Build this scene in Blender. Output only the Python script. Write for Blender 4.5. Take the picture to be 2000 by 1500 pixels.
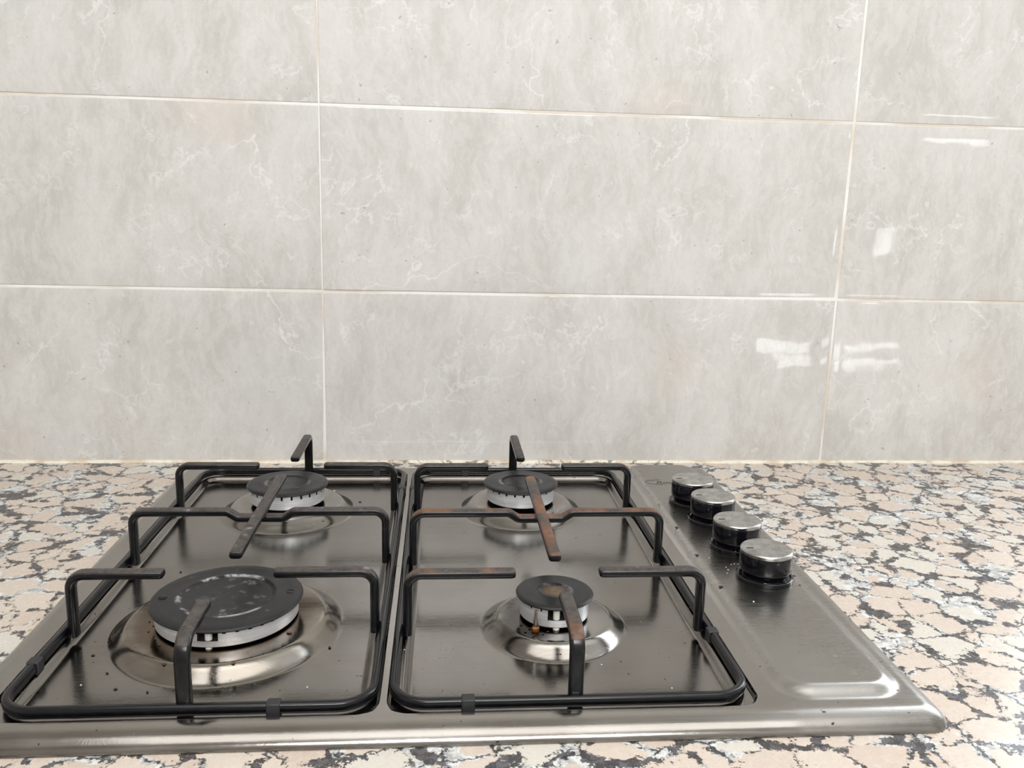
import bpy, bmesh, math, random
import numpy as np
from mathutils import Vector, Matrix

for o in list(bpy.data.objects):
    bpy.data.objects.remove(o)
scn = bpy.context.scene
C = scn.collection
PI = math.pi

# ------------------------------------------------------------------ camera, world, lights, exposure
cam_d = bpy.data.cameras.new('camera')
cam = bpy.data.objects.new('camera', cam_d)
C.objects.link(cam)
cam.location = (-0.0310, -0.9835, 0.3023)
cam.rotation_euler = (1.3650, -0.0249, -0.0800)
cam_d.sensor_fit = 'HORIZONTAL'
cam_d.sensor_width = 36.0
cam_d.lens = 1674.46 / 2000 * 36.0
cam_d.clip_start = 0.01
scn.camera = cam

scn.view_settings.view_transform = 'Standard'
scn.view_settings.look = 'None'
scn.view_settings.gamma = 1
scn.view_settings.use_curve_mapping = False
scn.view_settings.exposure = 0.22

world = bpy.data.worlds.new('world')
scn.world = world
world.use_nodes = True
wb = world.node_tree.nodes['Background']
wb.inputs['Color'].default_value = (0.80, 0.88, 1.0, 1)
wb.inputs['Strength'].default_value = 1.0

def area(name, loc, target, sx, sy, power, col):
    d = bpy.data.lights.new(name, 'AREA')
    d.shape = 'RECTANGLE'; d.size = sx; d.size_y = sy
    d.energy = power; d.color = col
    o = bpy.data.objects.new(name, d); C.objects.link(o)
    o.location = loc
    v = Vector(target) - Vector(loc)
    o.rotation_euler = v.to_track_quat('-Z', 'Y').to_euler()
    return o

# room: x -1.7..2.6, y -2.2..0, z -0.9..1.75 (worktop surface at z = 0)
RX0, RX1, RY0, RZ0, RZ1 = -1.7, 2.6, -2.2, -0.9, 1.75
W1 = (-0.45, 0.60, 1.02, 1.55)        # high window in the wall behind the camera: x0,x1,z0,z1
D1 = (1.15, 2.45, -0.9, 1.0)          # balcony door in the same wall, boards and gaps shaped for tile reflections
W2 = (0.74, 2.10, 0.12, 1.62)         # window in the tiled wall, right of the frame: x0,x1,z0,z1
area('daylight_high_window', ((W1[0]+W1[1])/2, RY0-0.06, (W1[2]+W1[3])/2), ((W1[0]+W1[1])/2, 0, -0.1), W1[1]-W1[0], W1[3]-W1[2], 33, (0.985, 0.99, 1.0))
area('daylight_door', ((D1[0]+D1[1])/2, RY0-0.10, 0.05), ((D1[0]+D1[1])/2, 0, 0.05), D1[1]-D1[0], 1.9, 60, (0.98, 0.98, 1.0))
area('daylight_side_window', ((W2[0]+W2[1])/2, 0.16, (W2[2]+W2[3])/2), ((W2[0]+W2[1])/2, -1, (W2[2]+W2[3])/2), W2[1]-W2[0], W2[3]-W2[2], 33, (0.88, 0.94, 1.0))

area('added_ceiling_lamp', (0.10, -1.10, RZ1-0.032), (0.10, -1.10, 0), 1.86, 0.86, 12.5, (1.0, 0.985, 0.96))  # unseen lamp added to brighten the hob's rolled front edge

# ------------------------------------------------------------------ node helpers
def mat(name):
    m = bpy.data.materials.new(name)
    m.use_nodes = True
    nt = m.node_tree
    return m, nt, nt.nodes['Principled BSDF']

def N(nt, t, **kw):
    n = nt.nodes.new(t)
    for k, v in kw.items():
        setattr(n, k, v)
    return n

def put(nt, sock, v):
    if isinstance(v, bpy.types.NodeSocket):
        nt.links.new(v, sock)
    elif v is not None:
        if isinstance(v, (tuple, list)) and len(v) == 3 and sock.type == 'RGBA':
            v = (*v, 1)
        sock.default_value = v

def M(nt, op, a, b=0.0, c=None):
    n = N(nt, 'ShaderNodeMath', operation=op)
    put(nt, n.inputs[0], a); put(nt, n.inputs[1], b)
    if c is not None: put(nt, n.inputs[2], c)
    return n.outputs[0]

def VM(nt, op, a, b=None):
    n = N(nt, 'ShaderNodeVectorMath', operation=op)
    put(nt, n.inputs[0], a)
    if b is not None: put(nt, n.inputs[1], b)
    return n.outputs[0]

def mix(nt, f, a, b, mode='MIX'):
    n = N(nt, 'ShaderNodeMix', data_type='RGBA', blend_type=mode)
    put(nt, n.inputs[0], f); put(nt, n.inputs[6], a); put(nt, n.inputs[7], b)
    return n.outputs[2]

def ss(nt, x, lo, hi, tlo=0.0, thi=1.0):
    n = N(nt, 'ShaderNodeMapRange', interpolation_type='SMOOTHSTEP')
    put(nt, n.inputs[0], x)
    for i, v in enumerate((lo, hi, tlo, thi)): put(nt, n.inputs[i+1], v)
    return n.outputs[0]

def noise(nt, v, scale, detail=3.0, rough=0.5, dist=0.0, col=False):
    n = N(nt, 'ShaderNodeTexNoise')
    put(nt, n.inputs['Vector'], v); n.inputs['Scale'].default_value = scale
    n.inputs['Detail'].default_value = detail; n.inputs['Roughness'].default_value = rough
    n.inputs['Distortion'].default_value = dist
    return n.outputs['Color'] if col else n.outputs['Fac']

def voro(nt, v, scale, feat='F1', rnd=1.0):
    n = N(nt, 'ShaderNodeTexVoronoi', feature=feat)
    put(nt, n.inputs['Vector'], v); n.inputs['Scale'].default_value = scale
    n.inputs['Randomness'].default_value = rnd
    return n

def coord(nt, sx=1, sy=1, sz=1):
    tc = N(nt, 'ShaderNodeTexCoord')
    mp = N(nt, 'ShaderNodeMapping')
    mp.inputs['Scale'].default_value = (sx, sy, sz)
    nt.links.new(tc.outputs['Object'], mp.inputs['Vector'])
    return mp.outputs[0]

def bump(nt, h, strength, dist=0.001, normal=None):
    n = N(nt, 'ShaderNodeBump')
    n.inputs['Strength'].default_value = strength; n.inputs['Distance'].default_value = dist
    put(nt, n.inputs['Height'], h)
    if normal is not None: put(nt, n.inputs['Normal'], normal)
    return n.outputs[0]

def simple(name, col, rough, metal=0.0, coat=0.0, spec=0.5):
    m, nt, b = mat(name)
    b.inputs['Base Color'].default_value = (*col, 1)
    b.inputs['Metallic'].default_value = metal
    b.inputs['Specular IOR Level'].default_value = spec
    b.inputs['Coat Weight'].default_value = coat
    nz = noise(nt, coord(nt), 60, 3)
    nt.links.new(ss(nt, nz, 0.2, 0.8, rough*0.85, rough*1.15), b.inputs['Roughness'])
    return m

# ------------------------------------------------------------------ materials
def m_tile():
    m, nt, b = mat('marbled_ceramic_tile')
    tc = N(nt, 'ShaderNodeTexCoord').outputs['Object']
    at = N(nt, 'ShaderNodeAttribute', attribute_name='tile_offset').outputs['Vector']
    p = VM(nt, 'ADD', tc, at)
    warp = VM(nt, 'SCALE', VM(nt, 'SUBTRACT', noise(nt, p, 9, 3, col=True), (0.5, 0.5, 0.5)))
    warp.node.inputs['Scale'].default_value = 0.06
    q = VM(nt, 'ADD', p, warp)
    # brush-like stretched mottling running diagonally
    mp = N(nt, 'ShaderNodeMapping'); nt.links.new(q, mp.inputs['Vector'])
    mp.inputs['Rotation'].default_value = (0, 0.35, 0); mp.inputs['Scale'].default_value = (1.9, 1, 0.8)
    big = noise(nt, mp.outputs[0], 8, 7, 0.62)
    fine = noise(nt, mp.outputs[0], 55, 6, 0.7)
    c = mix(nt, ss(nt, big, 0.34, 0.66), (0.500, 0.479, 0.449), (0.604, 0.585, 0.559))
    c = mix(nt, ss(nt, fine, 0.42, 0.60, 0.0, 0.34), c, (0.68, 0.665, 0.64))
    spk = noise(nt, q, 240, 3, 0.6)
    c = mix(nt, ss(nt, spk, 0.45, 0.75, 0.0, 0.18), c, (0.40, 0.37, 0.33))
    pink = noise(nt, p, 5, 2, 0.5)
    c = mix(nt, ss(nt, pink, 0.60, 0.74, 0.0, 0.42), c, (0.60, 0.53, 0.475))
    cool = noise(nt, VM(nt, 'ADD', p, (7.3, 2.1, 4.4)), 6, 3, 0.5)
    c = mix(nt, ss(nt, cool, 0.60, 0.75, 0.0, 0.45), c, (0.60, 0.61, 0.60))
    # thin pale veins, two scales
    for sc, w, amt, seed in ((3.2, 0.0050, 0.62, 0.0), (7.0, 0.009, 0.48, 3.7), (15.0, 0.016, 0.42, 9.1)):
        n1 = noise(nt, VM(nt, 'ADD', q, (seed, seed*2, seed)), sc, 6, 0.58)
        d = M(nt, 'ABSOLUTE', M(nt, 'SUBTRACT', n1, 0.5))
        line = ss(nt, d, 0.0, w, 1.0, 0.0)
        gate = ss(nt, noise(nt, VM(nt, 'ADD', p, (seed+1.3, 0.4, seed)), sc*1.6, 2), 0.48, 0.66)
        c = mix(nt, M(nt, 'MULTIPLY', M(nt, 'MULTIPLY', line, gate), amt), c, (0.76, 0.755, 0.735))
    pits = noise(nt, VM(nt, 'ADD', p, (2.2, 0, 5)), 150, 1, 0.5)
    c = mix(nt, ss(nt, pits, 0.765, 0.80, 0.0, 0.5), c, (0.25, 0.20, 0.16))
    nt.links.new(c, b.inputs['Base Color'])
    nt.links.new(ss(nt, big, 0.3, 0.7, 0.62, 0.54), b.inputs['Roughness'])
    b.inputs['Coat Weight'].default_value = 0.6
    b.inputs['Coat Roughness'].default_value = 0.035
    nt.links.new(bump(nt, fine, 0.10, 0.0006), b.inputs['Normal'])
    nt.links.new(bump(nt, noise(nt, tc, 14, 2), 0.12, 0.003), b.inputs['Coat Normal'])
    return m

def m_grout():
    m, nt, b = mat('white_grout')
    p = coord(nt)
    n1 = noise(nt, p, 7, 4)
    c = mix(nt, ss(nt, n1, 0.42, 0.62), (0.80, 0.785, 0.745), (0.64, 0.56, 0.47))
    nt.links.new(c, b.inputs['Base Color'])
    b.inputs['Roughness'].default_value = 0.7
    nt.links.new(bump(nt, noise(nt, p, 400, 3), 0.4, 0.0006), b.inputs['Normal'])
    return m

def m_sealant():
    m, nt, b = mat('stained_sealant')
    p = coord(nt)
    c = mix(nt, ss(nt, noise(nt, p, 30, 4), 0.45, 0.6), (0.74, 0.69, 0.58), (0.60, 0.50, 0.38))
    ax = N(nt, 'ShaderNodeSeparateXYZ'); nt.links.new(p, ax.inputs[0])
    # grime only along the run behind the two pan supports
    near = M(nt, 'MULTIPLY', ss(nt, ax.outputs[0], -0.15, -0.08), ss(nt, ax.outputs[0], 0.22, 0.30, 1.0, 0.0))
    sp = ss(nt, noise(nt, p, 130, 4, 0.7), 0.52, 0.60)
    c = mix(nt, M(nt, 'MULTIPLY', sp, M(nt, 'MULTIPLY_ADD', near, 0.65, 0.12)), c, (0.10, 0.07, 0.05))
    nt.links.new(c, b.inputs['Base Color'])
    b.inputs['Roughness'].default_value = 0.5
    return m

def m_granite():
    m, nt, b = mat('pink_black_granite')
    p0 = coord(nt)
    w = VM(nt, 'SCALE', VM(nt, 'SUBTRACT', noise(nt, p0, 55, 4, 0.6, col=True), (0.5, 0.5, 0.5)))
    w.node.inputs['Scale'].default_value = 0.016
    w2 = VM(nt, 'SCALE', VM(nt, 'SUBTRACT', noise(nt, p0, 260, 3, 0.6, col=True), (0.5, 0.5, 0.5)))
    w2.node.inputs['Scale'].default_value = 0.0045
    p = VM(nt, 'ADD', VM(nt, 'ADD', p0, w), w2)
    v = voro(nt, p, 36); ve = voro(nt, p, 36, 'DISTANCE_TO_EDGE').outputs['Distance']
    sep = N(nt, 'ShaderNodeSeparateColor'); nt.links.new(v.outputs['Color'], sep.inputs[0])
    c = mix(nt, sep.outputs[0], (0.525, 0.435, 0.365), (0.585, 0.51, 0.44))
    c = mix(nt, ss(nt, sep.outputs[1], 0.74, 0.80), c, (0.57, 0.54, 0.48))
    fine = noise(nt, p0, 190, 5, 0.65)
    c = mix(nt, ss(nt, fine, 0.45, 0.75, 0.0, 0.45), c, (0.64, 0.58, 0.50))
    c = mix(nt, ss(nt, noise(nt, p0, 330, 3, 0.6), 0.66, 0.72, 0.0, 0.5), c, (0.38, 0.24, 0.17))
    # grey-white quartz between the feldspar crystals
    zone = noise(nt, p0, 20, 3, 0.6)
    qw = ss(nt, zone, 0.44, 0.68, 0.01, 0.30)
    qm = ss(nt, M(nt, 'SUBTRACT', qw, ve), 0.0, 0.04)
    qn = noise(nt, p, 150, 4, 0.7)
    quartz = mix(nt, ss(nt, qn, 0.38, 0.60), (0.36, 0.36, 0.36), (0.66, 0.66, 0.64))
    c = mix(nt, qm, c, quartz)
    # biotite: ragged black flakes clustered along crystal borders
    z2 = noise(nt, VM(nt, 'ADD', p0, (3.1, 1.7, 0)), 40, 4, 0.65)
    bw = ss(nt, z2, 0.45, 0.71, 0.025, 0.29)
    rag = M(nt, 'MULTIPLY', M(nt, 'SUBTRACT', noise(nt, p, 210, 4, 0.75), 0.5), 0.62)
    bm_ = ss(nt, M(nt, 'ADD', M(nt, 'SUBTRACT', bw, ve), rag), 0.01, 0.045)
    thin = M(nt, 'MULTIPLY', ss(nt, ve, 0.010, 0.034, 1.0, 0.0), ss(nt, noise(nt, p0, 45, 2), 0.46, 0.56))
    near = ss(nt, ve, 0.22, 0.34, 1.0, 0.0)
    blk = M(nt, 'MULTIPLY', M(nt, 'MAXIMUM', M(nt, 'MULTIPLY', bm_, near), thin), ss(nt, z2, 0.30, 0.40))
    bc = mix(nt, ss(nt, qn, 0.45, 0.62), (0.012, 0.011, 0.014), (0.065, 0.062, 0.072))
    c = mix(nt, M(nt, 'MULTIPLY', blk, 0.93), c, bc)
    nt.links.new(c, b.inputs['Base Color'])
    nt.links.new(ss(nt, qn, 0.3, 0.7, 0.22, 0.34), b.inputs['Roughness'])
    return m

def m_steel():
    m, nt, b = mat('brushed_stainless_steel')
    p0 = N(nt, 'ShaderNodeTexCoord').outputs['Object']
    sx = N(nt, 'ShaderNodeSeparateXYZ'); nt.links.new(p0, sx.inputs[0])
    st = N(nt, 'ShaderNodeMapping'); nt.links.new(p0, st.inputs[0]); st.inputs['Scale'].default_value = (18, 900, 60)
    brush = noise(nt, st.outputs[0], 1.0, 4, 0.6)
    blot = noise(nt, p0, 11, 4, 0.6)
    c = mix(nt, ss(nt, blot, 0.35, 0.65), (0.218, 0.202, 0.183), (0.268, 0.253, 0.234))
    c = mix(nt, ss(nt, brush, 0.3, 0.7, 0.0, 0.20), c, (0.34, 0.328, 0.31))
    # steel paler above basin level: rim, control panel and dome tops
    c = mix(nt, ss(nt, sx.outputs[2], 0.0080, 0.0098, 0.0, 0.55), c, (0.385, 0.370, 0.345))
    # baked-on brown film round the large front-left burner
    def ring(cx, cy, r0, r1):
        d = VM(nt, 'SUBTRACT', p0, (cx, cy, 0))
        s = N(nt, 'ShaderNodeSeparateXYZ'); nt.links.new(d, s.inputs[0])
        cb = N(nt, 'ShaderNodeCombineXYZ'); nt.links.new(s.outputs[0], cb.inputs[0]); nt.links.new(s.outputs[1], cb.inputs[1])
        ln = VM(nt, 'LENGTH', cb.outputs[0]).node.outputs['Value']
        wob = M(nt, 'MULTIPLY_ADD', noise(nt, p0, 28, 4, 0.6), 0.034, -0.017)
        return ss(nt, M(nt, 'ADD', ln, wob), r0, r1, 1.0, 0.0)
    c = mix(nt, M(nt, 'MULTIPLY', ring(-0.180, -0.405, 0.050, 0.085), 0.62), c, (0.27, 0.215, 0.150))
    c = mix(nt, M(nt, 'MULTIPLY', ring(-0.186, -0.408, 0.050, 0.068), 0.72), c, (0.085, 0.045, 0.02))  # stain, darkened to carry the burner body's dark reflection too
    c = mix(nt, M(nt, 'MULTIPLY', ring(0.040, -0.42, 0.020, 0.036), 0.80), c, (0.03, 0.022, 0.018))
    c = mix(nt, M(nt, 'MULTIPLY', ring(0.050, -0.163, 0.032, 0.048), 0.45), c, (0.12, 0.075, 0.04))
    c = mix(nt, M(nt, 'MULTIPLY', ring(-0.179, -0.166, 0.032, 0.048), 0.35), c, (0.12, 0.085, 0.05))
    # dried spills and burnt specks
    dry = M(nt, 'MULTIPLY', ss(nt, noise(nt, p0, 340, 3, 0.7), 0.60, 0.66), ss(nt, noise(nt, p0, 13, 3), 0.55, 0.70))
    spk = ss(nt, noise(nt, VM(nt, 'ADD', p0, (4, 1, 0)), 260, 1, 0.4), 0.775, 0.80)
    c = mix(nt, spk, c, (0.02, 0.012, 0.008))
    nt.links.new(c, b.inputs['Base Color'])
    nt.links.new(M(nt, 'SUBTRACT', 1.0, M(nt, 'MULTIPLY', spk, 0.9)), b.inputs['Metallic'])
    r = M(nt, 'ADD', ss(nt, blot, 0.35, 0.7, 0.12, 0.17), M(nt, 'MULTIPLY', dry, 0.25))
    r = M(nt, 'ADD', r, ss(nt, brush, 0.3, 0.7, 0.0, 0.05))
    r = M(nt, 'ADD', r, ss(nt, sx.outputs[0], 0.176, 0.188, 0.0, 0.12))     # satin control panel
    nt.links.new(r, b.inputs['Roughness'])
    # swirly polishing scratches
    tw = VM(nt, 'ADD', p0, VM(nt, 'SCALE', noise(nt, p0, 6, 2, col=True)))
    scr = N(nt, 'ShaderNodeMapping'); nt.links.new(tw, scr.inputs[0])
    scr.inputs['Rotation'].default_value = (0, 0, 0.6); scr.inputs['Scale'].default_value = (60, 620, 60)
    s1 = noise(nt, scr.outputs[0], 1.0, 3, 0.6)
    nn = bump(nt, s1, 0.045, 0.0006)
    nn = bump(nt, brush, 0.05, 0.0005, nn)
    nn = bump(nt, noise(nt, p0, 150, 3), 0.05, 0.001, nn)
    nt.links.new(nn, b.inputs['Normal'])
    return m

def m_enamel(name, rust, chalk, base=(0.0032, 0.0032, 0.0042)):
    m, nt, b = mat(name)
    p = N(nt, 'ShaderNodeTexCoord').outputs['Object']
    ge = N(nt, 'ShaderNodeNewGeometry')
    s = N(nt, 'ShaderNodeSeparateXYZ'); nt.links.new(ge.outputs['True Normal'], s.inputs[0])
    sp = N(nt, 'ShaderNodeSeparateXYZ'); nt.links.new(p, sp.inputs[0])
    # abrasion from pans on the upper faces of the raised fingers
    top = M(nt, 'MULTIPLY', ss(nt, s.outputs[2], 0.35, 0.85), ss(nt, sp.outputs[2], 0.046, 0.051))
    n1 = noise(nt, p, 70, 5, 0.7); n2 = noise(nt, p, 26, 4, 0.6); n3 = noise(nt, p, 160, 4, 0.75)
    c = mix(nt, ss(nt, n3, 0.4, 0.7), base, tuple(x*2.0 for x in base))
    worn = M(nt, 'MULTIPLY', top, ss(nt, n3, 0.30, 0.62, 0.30, 0.95))
    c = mix(nt, worn, c, (0.074, 0.062, 0.055))
    c = mix(nt, M(nt, 'MULTIPLY', ss(nt, n2, 0.67 - 0.27*rust, 0.82 - 0.27*rust), M(nt, 'MULTIPLY', top, 0.9)), c,
            mix(nt, ss(nt, n1, 0.35, 0.65), (0.110, 0.050, 0.028), (0.215, 0.100, 0.052)))
    ck = M(nt, 'MULTIPLY', ss(nt, n1, 0.60, 0.72, 0.0, chalk), M(nt, 'MAXIMUM', top, 0.05))
    c = mix(nt, ck, c, (0.34, 0.33, 0.36))
    b.inputs['Specular IOR Level'].default_value = 0.38
    nt.links.new(c, b.inputs['Base Color'])
    nt.links.new(M(nt, 'ADD', M(nt, 'MULTIPLY', top, 0.30), ss(nt, n1, 0.3, 0.8, 0.16, 0.28)), b.inputs['Roughness'])
    nt.links.new(bump(nt, n3, 0.14, 0.0005), b.inputs['Normal'])
    return m

def m_cap(name, r_in, dust, rust=0.0):
    m, nt, b = mat(name)
    p = N(nt, 'ShaderNodeTexCoord').outputs['Object']
    s = N(nt, 'ShaderNodeSeparateXYZ'); nt.links.new(p, s.inputs[0])
    cb = N(nt, 'ShaderNodeCombineXYZ'); nt.links.new(s.outputs[0], cb.inputs[0]); nt.links.new(s.outputs[1], cb.inputs[1])
    r = VM(nt, 'LENGTH', cb.outputs[0]).node.outputs['Value']
    n1 = noise(nt, p, 38, 5, 0.7); n2 = noise(nt, p, 110, 5, 0.75); n3 = noise(nt, p, 14, 3)
    c = mix(nt, ss(nt, n1, 0.3, 0.7), (0.007, 0.007, 0.0082), (0.017, 0.0168, 0.0185))
    band = ss(nt, M(nt, 'ABSOLUTE', M(nt, 'SUBTRACT', r, r_in)), 0.0, 0.0030, 1.0, 0.0)
    ch = M(nt, 'MULTIPLY', band, ss(nt, n1, 0.46, 0.60))
    inner = M(nt, 'MULTIPLY', ss(nt, r, r_in*0.75, r_in, 0.55, 0.0), ss(nt, n2, 0.50, 0.68))
    inner = M(nt, 'MULTIPLY', inner, ss(nt, n3, 0.42, 0.60))
    c = mix(nt, M(nt, 'MULTIPLY', M(nt, 'MAXIMUM', ch, inner), dust), c, (0.42, 0.42, 0.43))
    c = mix(nt, M(nt, 'MULTIPLY', ss(nt, n2, 0.62, 0.70), 0.35*dust), c, (0.30, 0.30, 0.32))
    if rust:
        c = mix(nt, M(nt, 'MULTIPLY', ss(nt, r, 0.004, r_in, rust, 0.0), ss(nt, n2, 0.3, 0.6)), c, (0.16, 0.10, 0.06))
    nt.links.new(c, b.inputs['Base Color'])
    nt.links.new(ss(nt, n1, 0.3, 0.75, 0.32, 0.50), b.inputs['Roughness'])
    b.inputs['Specular IOR Level'].default_value = 0.35
    nt.links.new(bump(nt, n2, 0.12, 0.0005), b.inputs['Normal'])
    return m

def m_alu():
    m, nt, b = mat('cast_aluminium')
    p = coord(nt)
    st = N(nt, 'ShaderNodeMapping'); nt.links.new(p, st.inputs[0]); st.inputs['Scale'].default_value = (30, 30, 700)
    n1 = noise(nt, st.outputs[0], 1, 4); n2 = noise(nt, p, 60, 5, 0.7)
    c = mix(nt, ss(nt, n1, 0.3, 0.7), (0.74, 0.75, 0.78), (0.88, 0.89, 0.91))
    c = mix(nt, ss(nt, n2, 0.55, 0.75, 0.0, 0.40), c, (0.40, 0.40, 0.42))
    nt.links.new(c, b.inputs['Base Color'])
    b.inputs['Metallic'].default_value = 0.7
    nt.links.new(ss(nt, n2, 0.3, 0.8, 0.35, 0.50), b.inputs['Roughness'])
    nt.links.new(bump(nt, n1, 0.10, 0.0005), b.inputs['Normal'])
    return m

def m_knobcap():
    m, nt, b = mat('brushed_knob_metal')
    p = coord(nt)
    n2 = noise(nt, p, 70, 5, 0.7)
    c = mix(nt, ss(nt, n2, 0.38, 0.66), (0.50, 0.50, 0.49), (0.30, 0.30, 0.285))
    nt.links.new(c, b.inputs['Base Color'])
    b.inputs['Metallic'].default_value = 1.0
    nt.links.new(ss(nt, n2, 0.3, 0.7, 0.16, 0.36), b.inputs['Roughness'])
    st = N(nt, 'ShaderNodeMapping'); nt.links.new(p, st.inputs[0]); st.inputs['Scale'].default_value = (60, 1500, 60)
    nt.links.new(bump(nt, noise(nt, st.outputs[0], 1, 2), 0.08, 0.0004), b.inputs['Normal'])
    return m

MT = dict(
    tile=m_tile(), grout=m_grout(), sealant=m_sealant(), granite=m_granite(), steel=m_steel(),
    enamel=m_enamel('black_enamel', 0.10, 0.55), enamel_brown=m_enamel('browned_black_enamel', 0.55, 0.45), enamel_rust=m_enamel('rusting_black_enamel', 1.0, 0.35),
    cap_big=m_cap('matt_grey_cap_chalky', 0.033, 1.0), cap_mid=m_cap('matt_grey_cap', 0.0205, 0.35),
    cap_small=m_cap('matt_grey_cap_small', 0.0115, 0.30, 0.8),
    alu=m_alu(), knobcap=m_knobcap(),
    black_plastic=simple('gloss_black_plastic', (0.004, 0.004, 0.006), 0.10, spec=0.42),
    rubber=simple('dark_rubber', (0.020, 0.020, 0.022), 0.55),
    ceramic=simple('white_ceramic', (0.80, 0.78, 0.72), 0.3),
    brass=simple('tarnished_brass', (0.30, 0.14, 0.05), 0.45, 0.7),
    pinsteel=simple('pin_steel', (0.50, 0.44, 0.40), 0.3, 1.0),
    mark=simple('black_print', (0.012, 0.012, 0.012), 0.5),
    recess_shade=simple('recess_shade', (0.015, 0.013, 0.012), 0.8),  # painted shade for burner slots and igniter notch
    logo=simple('grey_print', (0.025, 0.022, 0.02), 0.5),
    paint=simple('white_wall_paint', (0.66, 0.64, 0.60), 0.85),
    ceilp=simple('ceiling_paint', (0.78, 0.77, 0.74), 0.9),
    floor=simple('floor_tile', (0.42, 0.38, 0.33), 0.35),
    pvc=simple('white_frame', (0.75, 0.75, 0.74), 0.35),
    wood=simple('cabinet_laminate', (0.34, 0.22, 0.13), 0.4),
    crumb=simple('pale_crumb', (0.62, 0.52, 0.36), 0.7),
    crumb_dark=simple('burnt_crumb', (0.030, 0.016, 0.010), 0.7),
    crumb_brown=simple('brown_crumb', (0.11, 0.045, 0.022), 0.7),
    salt=simple('white_grain', (0.80, 0.79, 0.76), 0.4),
)

# ------------------------------------------------------------------ mesh helpers
def obj(name, me, m, parent=None, loc=None, smooth=None):
    if not isinstance(me, bpy.types.Mesh):
        v, f = me
        k = bpy.data.meshes.new(name)
        k.from_pydata([tuple(map(float, q)) for q in v], [], [tuple(map(int, q)) for q in f])
        me = k
    bm = bmesh.new(); bm.from_mesh(me)
    bmesh.ops.recalc_face_normals(bm, faces=bm.faces[:])
    if smooth is not None:
        for f in bm.faces: f.smooth = True
        for e in bm.edges:
            if len(e.link_faces) == 2 and e.calc_face_angle(0) > smooth: e.smooth = False
    bm.to_mesh(me); bm.free()
    for mm in (m if isinstance(m, (list, tuple)) else [m]): me.materials.append(mm)
    o = bpy.data.objects.new(name, me); C.objects.link(o)
    if parent is not None: o.parent = parent
    if loc is not None: o.location = loc
    return o

def empty(name, loc=(0, 0, 0), parent=None):
    o = bpy.data.objects.new(name, None); C.objects.link(o)
    o.empty_display_size = 0.05
    o.location = loc; o.parent = parent
    return o

def tag(o, label, cat, group=None, kind=None):
    o['label'] = label; o['category'] = cat
    if group: o['group'] = group
    if kind: o['kind'] = kind
    return o

def join(*parts):
    V, F = [], []
    for v, f in parts:
        n = len(V); V += [tuple(q) for q in v]; F += [tuple(i+n for i in q) for q in f]
    return V, F

def box(x0, x1, y0, y1, z0, z1):
    v = [(x, y, z) for z in (z0, z1) for y in (y0, y1) for x in (x0, x1)]
    return v, [(0, 1, 3, 2), (4, 6, 7, 5), (0, 4, 5, 1), (2, 3, 7, 6), (0, 2, 6, 4), (1, 5, 7, 3)]

def bevel(o, w, seg=2):
    b = o.modifiers.new('bevel', 'BEVEL'); b.width = w; b.segments = seg; b.limit_method = 'ANGLE'
    return o

def lathe(prof, n=64, c=(0, 0)):
    """prof: list of (r, z); r = 0 ends close to a point"""
    V, F, rows = [], [], []
    for r, z in prof:
        if r <= 1e-9:
            rows.append([len(V)]); V.append((c[0], c[1], z))
        else:
            rows.append(list(range(len(V), len(V)+n)))
            V += [(c[0]+r*math.cos(2*PI*k/n), c[1]+r*math.sin(2*PI*k/n), z) for k in range(n)]
    for a, b in zip(rows, rows[1:]):
        for k in range(n):
            k2 = (k+1) % n
            q = [a[k % len(a)], a[k2 % len(a)], b[k2 % len(b)], b[k % len(b)]]
            q2 = [x for i, x in enumerate(q) if x not in q[:i]]
            if len(q2) > 2: F.append(q2)
    return V, F

def fillet(pts, r, n=7, closed=False):
    P = [Vector(p) for p in pts]; out = []
    m = len(P)
    for i in range(m):
        if not closed and i in (0, m-1):
            out.append(P[i]); continue
        a, b, c = P[i-1], P[i], P[(i+1) % m]
        u = (a-b); w = (c-b); lu, lw = u.length, w.length; u.normalize(); w.normalize()
        ang = u.angle(w)
        rr = r[i] if isinstance(r, (list, tuple)) else r
        t = min(rr/math.tan(ang/2), lu*0.49, lw*0.49)
        rr = t*math.tan(ang/2)
        ctr = b + (u+w).normalized()*(rr/math.sin(ang/2))
        s, e = b+u*t, b+w*t
        v0, v1 = s-ctr, e-ctr
        tot = v0.angle(v1)
        ax = v0.cross(v1).normalized()
        for k in range(n+1):
            out.append(ctr + Matrix.Rotation(tot*k/n, 3, ax) @ v0)
    return out

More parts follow.
